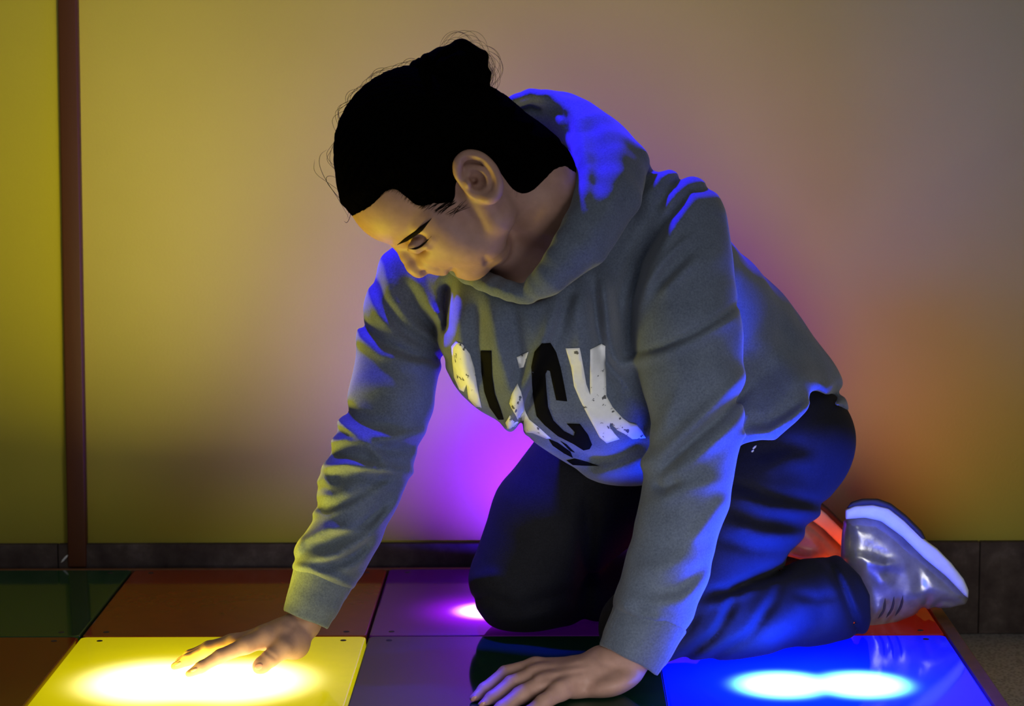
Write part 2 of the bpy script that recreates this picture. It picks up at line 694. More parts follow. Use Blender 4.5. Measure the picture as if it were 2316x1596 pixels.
# ================================================================== the room
wall = box('wall_back', (-2.4, WALL_Y, FLOOR_Z), (3.6, WALL_Y + 0.12, 2.7), M['wall'])
tag(wall, 'cream painted wall behind the kneeling person', kind='structure')
floor = box('floor', (-2.4, -2.2, FLOOR_Z - 0.06), (3.6, WALL_Y + 0.12, FLOOR_Z), M['terrazzo'])
tag(floor, 'grey speckled terrazzo floor', kind='structure')
bbx = [-2.4, -1.1, -0.12, 0.62, 1.262, 2.0, 3.6]
bb = bpy.data.objects.new('baseboard_back', None)
COL.objects.link(bb)
tag(bb, 'dark marble baseboard along the foot of the cream wall', kind='structure')
for i in range(len(bbx) - 1):
    p = box('marble_panel', (bbx[i] + 0.0006, WALL_Y - 0.012 - 0.0008 * (i % 2), FLOOR_Z), (bbx[i + 1] - 0.0006, WALL_Y + 0.004, 0.0305), M['marble'], bb, 0.0015, 2)
# small pale scratch on the baseboard beside the strip
a, b_ = W(138, 1272, WALL_Y - 0.0135), W(155, 1253, WALL_Y - 0.0135)
tube('paint_scratch', [a, (a + b_) / 2, b_], 0.0016, M['print_white'], bb)
# brown strip up the wall, leaning very slightly
st = W(155, 0, WALL_Y - 0.006); sb = W(177, 1262, WALL_Y - 0.006)
dirv = (sb - st) / np.linalg.norm(sb - st)
top = st - dirv * (2.5 - st[2]) / abs(dirv[2]); bot = st + dirv * ((st[2] + 0.004) / abs(dirv[2]))
hw = 0.0141
V = []
for c in (bot, top):
    for dx in (-hw, hw):
        for y in (WALL_Y + 0.002, WALL_Y - 0.0165):
            V.append((c[0] + dx, y, c[2]))
F = [(0, 2, 3, 1), (4, 5, 7, 6), (0, 1, 5, 4), (2, 6, 7, 3), (0, 4, 6, 2), (1, 3, 7, 5)]
strip = from_arrays('trim_1', V, F, M['strip'], smooth=False)
bv = strip.modifiers.new('bevel', 'BEVEL'); bv.width = 0.003; bv.segments = 3
tag(strip, 'brown vertical wooden strip on the cream wall', kind='structure')

# ================================================================== light platform
plat = bpy.data.objects.new('light_floor_platform', None)
COL.objects.link(plat)
plat.location = (0.38, 0.0, FLOOR_Z)
bpy.context.view_layer.update()
tag(plat, 'low raised platform of coloured glossy light-up floor tiles along the wall', 'light floor')
PI = plat.matrix_world.inverted()


def to_plat(o):
    o.parent = plat
    o.matrix_parent_inverse = PI
    return o


X0, X1, Y0, Y1 = -S_TILE, 3 * S_TILE, -S_TILE, S_TILE
ft = 0.018
to_plat(box('frame_board', (X0 - ft, Y1, FLOOR_Z), (X1 + ft, Y1 + 0.010, 0.0), M['frame'], None, 0.0015, 2))
to_plat(box('frame_board', (X0 - ft, Y0 - ft, FLOOR_Z), (X1 + ft, Y0, 0.0), M['frame'], None, 0.0015, 2))
to_plat(box('frame_board', (X1 + 0.0012, Y0, FLOOR_Z), (X1 + ft, Y1, 0.001), M['frame'], None, 0.0015, 2))
to_plat(box('frame_board', (X0 - ft, Y0, FLOOR_Z), (X0 - 0.0012, Y1, 0.0), M['frame'], None, 0.0015, 2))
to_plat(box('platform_base', (X0, Y0, FLOOR_Z), (X1, Y1, -0.014), M['outsole'], None))
tile_defs = {
    (-1, 0): ('unlit dark green tile', m_tile('green_acrylic', (0.016, 0.075, 0.028))),
    (0, 0): ('unlit orange-red tile', m_tile('orange_acrylic', (0.30, 0.055, 0.010))),
    (1, 0): ('purple lit tile under the knee', m_tile('purple_acrylic', (0.10, 0.01, 0.13), (0.35, 0.0, 1.0), ((-0.035, -0.060), (0.040, 0.095)), 0.02, 2.2, 0.040, (9, 3.0, 10), 0.026)),
    (2, 0): ('red lit tile behind the legs', m_tile('red_acrylic', (0.22, 0.01, 0.005), (1.0, 0.03, 0.004), ((-0.03, 0.04),), 0.08, 3.0, 0.050, (6, 1.2, 0.3), 0.03)),
    (-1, 1): ('unlit dark red tile', m_tile('dark_red_acrylic', (0.22, 0.024, 0.006))),
    (0, 1): ('bright yellow lit tile under the hand', m_tile('yellow_acrylic', (0.55, 0.42, 0.01), (1.0, 0.85, 0.0), ((-0.050, -0.022), (0.045, -0.022)), 0.32, 0.45, 0.095, (5, 4.2, 1.9), 0.058)),
    (1, 1): ('unlit dark green tile under the front hand', m_tile('deep_green_acrylic', (0.006, 0.045, 0.022))),
    (2, 1): ('bright blue lit tile', m_tile('blue_acrylic', (0.01, 0.01, 0.30), (0.0, 0.003, 1.0), ((-0.048, -0.040), (0.048, -0.040)), 0.8, 13.0, 0.070, (1.9, 8.0, 60), 0.034)),
}
screw_me = None
for (i, r), (lab, mt) in tile_defs.items():
    cx = (i + 0.5) * S_TILE
    cy = S_TILE / 2 if r == 0 else -S_TILE / 2
    lit = mt.node_tree.nodes['Principled BSDF'].inputs['Emission Color'].is_linked
    g = 0.0016
    t = round_slab('light_tile', cx, cy, S_TILE - 2 * g, S_TILE - 2 * g, 0.0, 0.012, 0.007, 0.0022, mt)
    to_plat(t)
    t['label'] = lab
    for sx in (-1, 1):
        for sy in (-1, 1):
            q = round_slab('screw', 0, 0, 0.008, 0.008, 0.0003, 0.001, 0.0038, 0.0002, M['outsole'])
            q.parent = t
            q.location = (sx * (S_TILE / 2 - 0.030), sy * (S_TILE / 2 - 0.022), 0.0003)


def led(name, x, y, size, power, color, spread=180):
    """the lamp inside a lit tile, shining straight up out of it"""
    o = lamp(name, 'AREA', (x, y, 0.0012), (x, y, 1.0), power, color, size, spread=spread)
    return to_plat(o)


led('yellow_tile_lamp', 0.135, -0.160, 0.12, 4.0, (1.0, 0.84, 0.0), 150)
led('purple_tile_lamp', 0.610, 0.310, 0.05, 9.0, (0.03, 0.0, 1.0), 170)
led('red_tile_lamp', 1.085, 0.20, 0.06, 0.26, (1.0, 0.07, 0.0), 170)
led('blue_tile_lamp', 0.95, -0.225, 0.14, 6.0, (0.0, 0.020, 1.0), 150)
# ================================================================== the person
YH = -0.185          # depth of the head's mid plane
FOLD = Fold

# ---- skin: head, neck and upper chest in one piece
HD = Solid()
HD.add(ell((955, 345, YH), 186, 184, 0.072))
HD.add(ell((900, 440, YH), 112, 112, 0.060), 0.02)
HD.add(ell((1005, 526, YH), 86, 86, 0.056), 0.02)
for s in (-1, 1):
    HD.add(ell((1012, 500, YH + s * 0.040), 62, 52, 0.026, -35), 0.018)                       # cheekbone
    HD.add(chain([(1068, 585, YH + s * 0.010, 36), (1100, 540, YH + s * 0.032, 42), (1122, 490, YH + s * 0.048, 42), (1085, 430, YH + s * 0.056, 40)]), 0.02)
    HD.add(ell((1060, 545, YH + s * 0.030), 55, 50, 0.026), 0.02)                            # cheek
HD.add(ell((1066, 590, YH), 41, 40, 0.026), 0.012)                                          # chin
HD.add(ell((1114, 560, YH), 40, 41, 0.034), 0.008)                                          # under the chin
HD.add(chain([(1100, 400, YH, 96), (1205, 420, YH + 0.02, 100), (1262, 520, -0.125, 104), (1275, 640, -0.09, 112)]), 0.025)
HD.add(chain([(1185, 600, -0.130, 80), (1205, 660, -0.120, 80)]), 0.02)
HD.sub(chain([(1110, 612, YH - 0.03, 5), (1104, 597, YH - 0.035, 5), (1098, 585, YH - 0.05, 3)]), 0.006)
# brow, nose, lips
for s in (-1, 1):
    HD.add(chain([(903, 541, YH + s * 0.006, 13), (925, 528, YH + s * 0.026, 14), (952, 508, YH + s * 0.046, 14), (985, 480, YH + s * 0.056, 12)]), 0.010)
    HD.sub(ell((940, 558, YH + s * 0.038), 34, 17, 0.019, 36), 0.012)
    HD.add(ell((949, 549, YH + s * 0.036), 31, 14, 0.0140, 30), 0.004)
    HD.add(chain([(926, 566, YH + s * 0.026, 5), (944, 566, YH + s * 0.040, 6), (966, 556, YH + s * 0.050, 5), (980, 540, YH + s * 0.056, 4)]), 0.006)                      # eye and lid
    HD.add(ell((970, 594, YH + s * 0.0145), 24, 18, 0.0085, -22), 0.005)                    # nostril wing
HD.add(chain([(908, 554, YH, 15), (922, 578, YH, 17), (938, 600, YH, 20), (946, 609, YH, 19)]), 0.010)
HD.add(chain([(950, 612, YH, 12), (968, 606, YH, 9)]), 0.006)
for s in (-1, 1):
    HD.sub(ell((962, 616, YH + s * 0.0085), 9, 5, 0.0035, -15), 0.003)
for s in (-1, 1):
    HD.sub(chain([(985, 577, YH + s * 0.0225, 3), (996, 592, YH + s * 0.0225, 4), (992, 604, YH + s * 0.020, 3)]), 0.005)
HD.add(ell((990, 606, YH), 20, 17, 0.020, -8), 0.006)
HD.add(ell((1006, 610, YH), 14, 13, 0.021, -10), 0.004)
HD.add(ell((1038, 609, YH), 17, 15, 0.019, 10), 0.005)
HD.sub(chain([(1024, 607, YH - 0.030, 2.5), (1022, 618, YH - 0.014, 6), (1021, 621, YH, 8), (1022, 618, YH + 0.014, 6), (1024, 607, YH + 0.030, 2.5)]), 0.004)
# near ear
def ear(s):
    y0 = YH + s * 0.0735
    y1 = YH + s * 0.0825
    HD.add(ell((1081, 399, y0), 44, 57, 0.0075, 24), 0.006)
    HD.add(chain(rs([(1052, 418, y0, 7), (1036, 394, y1 - s * .003, 8), (1037, 366, y1, 9), (1057, 350, y1, 9), (1086, 354, y1 + s * .002, 9), (1112, 377, y1 + s * .004, 9), (1126, 408, y1 + s * .004, 9), (1124, 434, y1 + s * .001, 11), (1108, 447, y1 - s * .002, 13), (1088, 440, y0, 11)])), 0.003)
    HD.add(chain(rs([(1056, 380, y0 + s * .004, 6), (1084, 382, y0 + s * .007, 7), (1102, 399, y0 + s * .008, 7), (1105, 424, y0 + s * .006, 7), (1088, 436, y0 + s * .003, 6)], 3)), 0.004)
    HD.sub(ell((1078, 409, y1 + s * .001), 20, 22, 0.0125, 20), 0.004)
    HD.sub(ell((1072, 408, y1 - s * .006), 9, 10, 0.014, 0), 0.003)
    HD.add(ell((1058, 414, y0 + s * .006), 8, 12, 0.0055, 20), 0.003)
    HD.sub(chain(rs([(1050, 364, y1 + s * .006, 6), (1082, 367, y1 + s * .008, 6), (1104, 390, y1 + s * .009, 6), (1114, 416, y1 + s * .009, 5)], 3)), 0.003)
ear(-1)
ear(1)

# ---- skin: hands
def hand_right():
    H = Solid()
    wr = [(760, 1235, -0.10, 44), (715, 1345, -0.118, 42), (686, 1408, -0.125, 40), (655, 1432, -0.132, 38)]
    H.add(chain(wr))
    H.add(ell((664, 1462, -0.142), 36, 30, 0.022), 0.012)
    mcp = [(556, 1459, -0.168, 19), (532, 1452, -0.148, 19), (524, 1452, -0.128, 18), (530, 1457, -0.108, 16)]
    for q in mcp:
        H.add(chain([(648, 1436, -0.138, 34), (600, 1441, (q[2] - 0.138) / 2, 25), q]), 0.010)
    H.add(chain([mcp[0], (498, 1483, -0.180, 15.5), (455, 1508, -0.190, 13.5), (428, 1524, -0.196, 9.5)]), 0.006)
    H.add(chain([mcp[1], (470, 1470, -0.153, 16), (425, 1491, -0.159, 13.5), (395, 1507, -0.163, 9.5)]), 0.006)
    H.add(chain([mcp[2], (472, 1464, -0.130, 15), (430, 1482, -0.134, 13), (404, 1497, -0.137, 9)]), 0.006)
    H.add(chain([mcp[3], (490, 1464, -0.100, 13.5), (462, 1474, -0.098, 11.5), (446, 1480, -0.097, 8)]), 0.006)
    H.add(chain([(668, 1448, -0.146, 30), (643, 1464, -0.164, 25), (612, 1487, -0.176, 20), (592, 1504, -0.181, 18.5), (588, 1508, -0.182, 17)]), 0.009)
    H.folds += [FOLD([(644, 1445), (660, 1418), (640, 1395)], -1.0, 6), FOLD([(598, 1470), (625, 1490)], -0.8, 3), FOLD([(700, 1400), (672, 1396), (650, 1385)], -1.2, 5)]
    H.cut(floor_cut(), 0.002)
    return H


def hand_left():
    H = Solid()
    H.add(chain([(1520, 1310, -0.245, 56), (1455, 1440, -0.255, 54), (1415, 1492, -0.262, 52), (1375, 1518, -0.268, 46)]))
    H.add(ell((1380, 1545, -0.288), 62, 28, 0.030, 14), 0.02)
    H.add(ell((1352, 1478, -0.248), 22, 16, 0.014), 0.02)
    mcp = [(1212, 1511, -0.248, 25), (1222, 1527, -0.272, 26), (1240, 1545, -0.294, 25), (1268, 1562, -0.314, 22)]
    for q in mcp:
        H.add(chain([(1385, 1514, -0.266, 42), (1300, 1518 + (q[1] - 1511) * 0.5, (q[2] - 0.266) / 2, 34), q]), 0.012)
    H.add(chain([mcp[0], (1146, 1524, -0.258, 20.5), (1097, 1560, -0.284, 17), (1074, 1581, -0.298, 13.5)]), 0.006)
    H.add(chain([mcp[1], (1160, 1546, -0.288, 21), (1114, 1580, -0.308, 17.5), (1092, 1598, -0.318, 14)]), 0.006)
    H.add(chain([mcp[2], (1180, 1570, -0.314, 21), (1136, 1602, -0.334, 17.5), (1114, 1618, -0.343, 14)]), 0.006)
    H.add(chain([mcp[3], (1228, 1588, -0.334, 18), (1195, 1612, -0.352, 15), (1178, 1624, -0.360, 12)]), 0.006)
    H.add(chain([(1370, 1512, -0.240, 34), (1310, 1512, -0.215, 26), (1262, 1512, -0.200, 21), (1225, 1518, -0.195, 17)]), 0.010)
    H.folds += [FOLD([(1190, 1512), (1215, 1506)], 1.2, 7), FOLD([(1205, 1530), (1228, 1524)], 1.3, 7), FOLD([(1225, 1548), (1246, 1542)], 1.2, 7), FOLD([(1330, 1490), (1290, 1498), (1230, 1505)], 0.9, 7), FOLD([(1320, 1508), (1270, 1516), (1235, 1524)], 0.9, 7), FOLD([(1320, 1526), (1280, 1534), (1250, 1542)], 0.8, 7), FOLD([(1330, 1500), (1280, 1508), (1235, 1514)], -0.9, 5), FOLD([(1330, 1517), (1280, 1525), (1245, 1533)], -0.9, 5), FOLD([(1262, 1566), (1300, 1556), (1340, 1552)], -1.0, 7),
                FOLD([(1340, 1470), (1362, 1500), (1400, 1512)], -1.2, 6), FOLD([(1140, 1500), (1160, 1530)], -0.6, 4), FOLD([(1158, 1530), (1175, 1560)], -0.6, 4)]
    H.cut(floor_cut(), 0.002)
    return H


# ---- skin: the rest of the body, under the clothes
BD = Solid()
BD.add(chain([(1275, 600, -0.05, 100), (1330, 700, -0.04, 135), (1500, 820, -0.01, 140), (1740, 940, 0.06, 120)]))
BD.add(chain([(1275, 600, -0.05, 90), (950, 660, 0.005, 60), (900, 820, -0.02, 55), (850, 1010, -0.06, 48), (760, 1235, -0.10, 42)]), 0.03)
BD.add(chain([(1275, 600, -0.02, 80), (1530, 540, -0.09, 55), (1550, 760, -0.165, 68), (1568, 980, -0.198, 58), (1520, 1310, -0.240, 54)]), 0.03)
BD.add(chain([(1740, 960, 0.05, 110), (1640, 1200, -0.05, 95), (1460, 1415, -0.14, 65), (1690, 1395, -0.09, 65), (1915, 1345, 0.0, 48)]), 0.03)
BD.add(chain([(1620, 960, 0.14, 110), (1290, 1180, 0.06, 100), (1195, 1325, 0.05, 70), (1500, 1345, 0.19, 65), (1800, 1280, 0.29, 46)]), 0.03)
parts = [surface(HD, np.array([W(740, 740, YH)[0], YH - 0.11, W(900, 740, YH)[2]]), np.array([W(1400, 130, -0.1)[0], 0.0, W(900, 140, YH)[2]]), 0.0017)]
HR, HL = hand_right(), hand_left()
parts.append(surface(HR, HR.lo, HR.hi, 0.0015))
parts.append(surface(HL, HL.lo, HL.hi, 0.0016))
parts.append(surface(BD, BD.lo, BD.hi, 0.008))
off = 0; VV = []; FF = []
for V, F in parts:
    VV.append(V); FF.append(F + off); off += len(V)
person = from_arrays('person', np.concatenate(VV), np.concatenate(FF), M['skin'])
tag(person, 'kneeling person in grey hoodie and black trousers, dark hair in bun, hands on tiles', 'person')

# ---- hair
HAIR_POLY = [(690, 250), (700, 440), (768, 496), (797, 484), (838, 462), (868, 432), (892, 424), (915, 438), (945, 462), (985, 474), (1012, 482), (1032, 482), (1043, 460), (1042, 420), (1030, 380), (1042, 348), (1095, 340), (1130, 352), (1150, 378), (1172, 392), (1200, 372), (1250, 350), (1330, 340), (1330, 60), (900, 0), (690, 60)]
HAIR_POLY = rs(HAIR_POLY + HAIR_POLY[:1], 3)
HB = Solid()
HB.add(ell((955, 345, YH), 187, 185, 0.0725))
HB.add(ell((900, 440, YH), 113, 113, 0.0605), 0.02)
HB.add(chain([(1085, 330, YH, 110), (1160, 385, YH + 0.004, 108), (1215, 425, YH + .02, 103)]), 0.03)


def hair_post(d, P, u, v):
    s = -poly_sd(HAIR_POLY, u, v)
    ang = np.arctan2(v - 190, u - 1010)
    rad = np.hypot(u - 1010, v - 190)
    strand = 0.0007 * np.sin(ang * 60 + 9 * (P[:, 1] - YH) * 30 + rad * 0.01) + 0.0005 * np.sin(ang * 130 + P[:, 1] * 500)
    s = s + 1.5 * np.sin(u * 0.55) * np.sin(u * 0.13 + v * 0.2)
    t = np.clip(s * 0.00016, -0.02, 0.0062)
    return d - t - strand * np.clip(s / 20, 0, 1)


HB.post.append(hair_post)
hair = solid_mesh('hair', HB, 0.002, M['hair'], person)
BN = Solid()
BN.add(chain([(955, 165, YH, 34), (1000, 158, YH, 48), (1042, 150, YH, 50)]))
BN.add(ell((1045, 158, YH), 56, 60, 0.036, 10), 0.01)
BN.add(chain([(1005, 128, YH - 0.02, 22), (1045, 108, YH - 0.018, 20), (1082, 132, YH - 0.02, 21), (1086, 180, YH - 0.02, 22)]), 0.004)
BN.add(chain([(1002, 150, YH - 0.034, 18), (1040, 138, YH - 0.036, 20), (1062, 172, YH - 0.034, 20), (1052, 206, YH - 0.028, 18)]), 0.004)
BN.add(chain([(1090, 170, YH + 0.01, 20), (1088, 215, YH, 20), (1060, 235, YH, 28)]), 0.008)
BN.post.append(lambda d, P, u, v: d - 0.0008 * np.sin(np.hypot(u - 1040, v - 160) * 0.55 + np.arctan2(v - 160, u - 1040) * 3))
bun = solid_mesh('hair_bun', BN, 0.002, M['hair'], hair)
# hair tie at the root of the bun
ring = [W(968 + 26 * math.cos(t) * 0.55, 168 + 62 * math.sin(t) * 0.62 + 10 * math.cos(t), YH + 0.030 * math.cos(t)) for t in np.linspace(0, 2 * math.pi, 17)]
tube('hair_tie', ring, 0.0042, M['hair'], hair, taper=False, sides=8)
# loose strands
SV, SF, so = [], [], 0


def strand(pts, Y, r=0.00022):
    strand3(np.array([W(x, y, Y + dy) for x, y, dy in pts]), r)


def strand3(P, r):
    global so
    t = np.linspace(0, 1, len(P)); tt = np.linspace(0, 1, 22)
    # smooth interpolation by repeated corner cutting
    Q = P
    for _ in range(3):
        a = Q[:-1] * 0.75 + Q[1:] * 0.25; b = Q[:-1] * 0.25 + Q[1:] * 0.75
        Q = np.concatenate([Q[:1], np.stack([a, b], 1).reshape(-1, 3), Q[-1:]])
    V, F = tube_arrays(Q, r, True, 4)
    SV.append(V); SF.append(F + so); so += len(V)


for k in range(70):                                  # halo over the bun
    a = random.uniform(-2.7, 0.3); rr = random.uniform(62, 98)
    cx, cy = 1042 + random.uniform(-8, 8), 162
    pts = [(cx + rr * (0.72 + 0.28 * math.sin(t * math.pi)) * math.cos(a + t * 1.3) * 0.95, cy + rr * (0.72 + 0.28 * math.sin(t * math.pi)) * math.sin(a + t * 1.3), 0.02 * (random.random() - .5)) for t in np.linspace(0, 1, 6)]
    strand(pts, YH, .00016)
for k in range(26):                                  # along the crown and forehead
    a = random.uniform(2.9, 4.6)
    r0 = 196
    pts = [(955 + (r0 + h) * math.cos(a + t * 0.35), 345 + (r0 + h) * math.sin(a + t * 0.35), 0) for t, h in zip(np.linspace(0, 1, 5), (-4, 8 + random.uniform(0, 10), 14 + random.uniform(-4, 10), 10, random.uniform(-6, 6)))]
    strand(pts, YH + random.uniform(-.03, .03))
strand([(785, 495, 0), (790, 470, 0), (750, 430, 0), (722, 380, 0), (722, 350, 0), (740, 338, 0)], YH, .00028)
strand([(792, 498, 0), (760, 440, 0), (735, 408, 0), (742, 395, 0), (770, 405, 0)], YH, .00028)
strand([(780, 440, 0), (745, 415, 0), (708, 390, 0), (712, 360, 0)], YH)
strand([(795, 470, 0), (792, 490, 0), (785, 505, 0), (778, 500, 0)], YH, .0003)
for k in range(10):
    x = random.uniform(1130, 1200)
    strand([(x - 40, 300 + random.uniform(-15, 20), 0), (x, 330 + random.uniform(-10, 20), 0), (x + 20, 370 + random.uniform(0, 30), 0), (x + 15, 420 + random.uniform(0, 30), 0)], YH - 0.056)
for k in range(0):                                  # baby hair on the temple
    x = random.uniform(905, 1035)
    y = 425 + (x - 890) * 0.42
    strand([(x, y - 15, 0.0), (x + 6, y + 12, -0.001), (x + random.uniform(-4, 12), y + 22 + random.uniform(0, 14), 0.0)], YH - 0.0665, .00018)
# raycast helper along the view: nearest surface of a mesh object
def bvh_of(o):
    me = o.data
    V = np.empty(len(me.vertices) * 3, np.float32); me.vertices.foreach_get('co', V)
    L = np.empty(len(me.loops), np.int32); me.loops.foreach_get('vertex_index', L)
    F = L.reshape(-1, 4).tolist()
    return BVHTree.FromPolygons(V.reshape(-1, 3).tolist(), F)


def hit(bvh, px, py, lift=0.0):
    d = FWD + RGT * ((px - IW / 2) / FPX) - UPV * ((py - IH / 2) / FPX)
    d = d / np.linalg.norm(d)
    loc, nrm, idx, dist = bvh.ray_cast(Vector(CAM), Vector(d))
    if loc is None:
        return None
    return np.array(loc) + (np.array(nrm) * 0.7 - d * 0.3) * lift


bp = bvh_of(person)
bhair = bvh_of(hair)
HL = [(778, 490), (797, 484), (838, 462), (868, 432), (892, 424), (915, 438), (945, 462), (985, 474), (1012, 482), (1030, 482)]
HL2 = [(1130, 352), (1150, 378), (1172, 392), (1200, 372), (1240, 352)]


def hairline(line, count, reach, back):
    L = np.array(line, float)
    for k in range(count):
        t = random.random() * (len(L) - 1)
        i = int(t)
        q = L[i] + (L[i + 1] - L[i]) * (t - i)
        d = np.array([1060, 215]) - q + np.array([random.uniform(-110, 110), random.uniform(-60, 60)])
        if 1000 < q[0] < 1060 and random.random() < 0.7:
            continue
        if q[0] > 930 and q[0] < 1050:
            d = np.array([95 + random.uniform(-25, 25), -70 + random.uniform(-30, 30)])
        d = d / np.linalg.norm(d)
        f = random.uniform(0.2, 1.0) * reach
        pts = []
        for s in np.linspace(-f, back, 6):
            x, y = q + d * s + np.array([1.5 * math.sin(s * 0.1 + k), 0])
            a, c = hit(bp, x, y, 0.0005), hit(bhair, x, y, 0.0005)
            h = a if c is None else (c if a is None or c[1] < a[1] else a)
            if h is None or abs(h[1] - YH) > 0.12:
                break
            pts.append(h)
        if len(pts) == 6:
            strand3(np.array(pts), 0.00022)


hairline(HL, 190, 14, 40)
hairline(HL2, 90, 20, 40)
st_o = from_arrays('loose_hair_strands', np.concatenate(SV), np.concatenate(SF), M['hair'], hair)
st_o['kind'] = 'stuff'

pts = [hit(bp, x, y, 0.0004) for x, y in ((899, 553), (910, 546), (922, 538), (936, 529), (950, 519), (964, 506), (976, 494))]
tube('eyebrow', [p for p in pts if p is not None], 0.0028, M['lash'], person)
pts = [hit(bp, x, y, 0.0004) for x, y in ((926, 562), (938, 562), (951, 557), (964, 547), (976, 534))]
tube('eyelashes', [p for p in pts if p is not None], 0.0013, M['lash'], person)


def nail(c, ang, a, b, t=0.0012):
    p = hit(bp, *c)
    if p is None:
        return
    S = Solid()
    s = SC(p[1])
    C = p
    an = math.radians(ang)
    Xv = RGT * math.cos(an) + UPV * math.sin(an); Zv = -RGT * math.sin(an) + UPV * math.cos(an)
    V, F = [], []
    n, mrings = 10, 5
    for i in range(mrings + 1):
        ph = math.pi * i / mrings
        for k in range(n):
            th = 2 * math.pi * k / n
            V.append(C + Xv * a * s * math.sin(ph) * math.cos(th) + Zv * b * s * math.sin(ph) * math.sin(th) - FWD * t * math.cos(ph))
    for i in range(mrings):
        for k in range(n):
            j = (k + 1) % n
            F.append((i * n + k, i * n + j, (i + 1) * n + j, (i + 1) * n + k))
    from_arrays('fingernail', V, F, M['nail'], person)


nail((585, 1507), 30, 11, 8)
nail((403, 1501), 30, 9, 3.5)
nail((438, 1515), 32, 9, 3.5)
nail((1072, 1579), 42, 10, 6)
nail((1091, 1592), 40, 10, 6)

# ---- trousers
TR = Solid()
TR.add(chain([(1765, 1010, 0.045, 156), (1640, 1200, -0.055, 150), (1560, 1320, -0.10, 128), (1448, 1418, -0.145, 92)]))
TR.add(chain([(1448, 1420, -0.150, 90), (1560, 1400, -0.128, 100), (1700, 1390, -0.095, 104), (1830, 1365, -0.045, 102), (1905, 1350, 0.0, 97)]), 0.012)
TR.add(chain([(1690, 1000, 0.12, 150), (1372, 1062, 0.09, 172), (1255, 1180, 0.055, 150), (1185, 1310, 0.045, 126)]), 0.02)
TR.add(chain([(1190, 1325, 0.05, 110), (1450, 1345, 0.17, 100), (1650, 1330, 0.25, 85), (1780, 1295, 0.285, 72)]), 0.015)
TR.add(ell((1780, 985, 0.07), 142, 120, 0.13), 0.03)
TR.sub(chain([(1895, 1350, -0.01, 74), (2010, 1335, 0.05, 78)]), 0.003)
HEM = [(1300, 700), (1990, 700), (1990, 1100), (1925, 1100), (1885, 1245), (1905, 1262), (1945, 1300), (1968, 1345), (1970, 1400), (1958, 1452), (1940, 1620), (900, 1620), (900, 900)]
TR.cut(lambda P, u, v: poly_sd(HEM, u, v) * 0.00055, 0.004)
TR.cut(floor_cut(), 0.006)
TR.folds += [
    FOLD([(1640, 1085), (1740, 1120), (1900, 1150)], -4, 10), FOLD([(1640, 1110), (1740, 1145), (1880, 1165)], 4, 12),
    FOLD([(1640, 1150), (1720, 1180), (1850, 1190)], -4, 11), FOLD([(1640, 1180), (1730, 1208), (1830, 1215)], 4, 12),
    FOLD([(1620, 1215), (1700, 1240), (1790, 1248)], -3, 11),
    FOLD([(1720, 1060), (1790, 1040), (1850, 1045)], 3, 16), FOLD([(1700, 1035), (1760, 1010), (1830, 1010)], -3, 14),
    FOLD([(1590, 1345), (1650, 1335), (1710, 1310), (1800, 1280)], -7, 9), FOLD([(1590, 1370), (1650, 1352), (1715, 1325)], 3, 8),
    FOLD([(1500, 1510), (1560, 1480), (1610, 1440), (1650, 1380), (1665, 1340)], -6, 8), FOLD([(1520, 1520), (1600, 1490), (1690, 1440), (1750, 1360), (1765, 1320)], -5, 8),
    FOLD([(1560, 1500), (1640, 1460), (1700, 1410), (1730, 1350)], 3, 12), FOLD([(1600, 1440), (1625, 1400), (1640, 1350)], 3, 9),
    FOLD([(1500, 1470), (1550, 1430), (1580, 1380)], -4, 8), FOLD([(1740, 1475), (1800, 1455), (1850, 1410), (1870, 1360)], -4, 14), FOLD([(1720, 1440), (1780, 1400), (1830, 1340)], 3, 18),
    FOLD([(1872, 1262), (1905, 1330), (1930, 1400), (1940, 1445)], -5, 7), FOLD([(1890, 1270), (1925, 1340), (1950, 1410)], 3, 9),
    FOLD([(1800, 1345), (1850, 1355), (1890, 1345)], -3, 8), FOLD([(1690, 1490), (1780, 1485), (1900, 1460)], -3, 6),
    FOLD([(1060, 1355), (1110, 1350), (1160, 1370)], -3, 8), FOLD([(1180, 1370), (1250, 1350), (1310, 1330)], -3.5, 12), FOLD([(1110, 1405), (1180, 1400), (1260, 1380)], 3, 9), FOLD([(1060, 1310), (1130, 1300)], 3, 10),
    FOLD([(1330, 1100), (1330, 1200), (1318, 1420)], -8, 14, -0.12, 0.2),
]
trousers = solid_mesh('trousers', TR, 0.0034, M['pants'], person)
bt = bvh_of(trousers)
for c, r in (((1706, 1012), 5), ((1702, 1020), 3)):
    p = hit(bt, *c, 0.0005)
    if p is not None:
        d = Vector(W(c[0] + r, c[1] - r, p[1]) - W(*c, p[1]))
        tube('reflective_tag', [p - np.array(d), p, p + np.array(d)], 0.0014, M['midsole'], trousers)

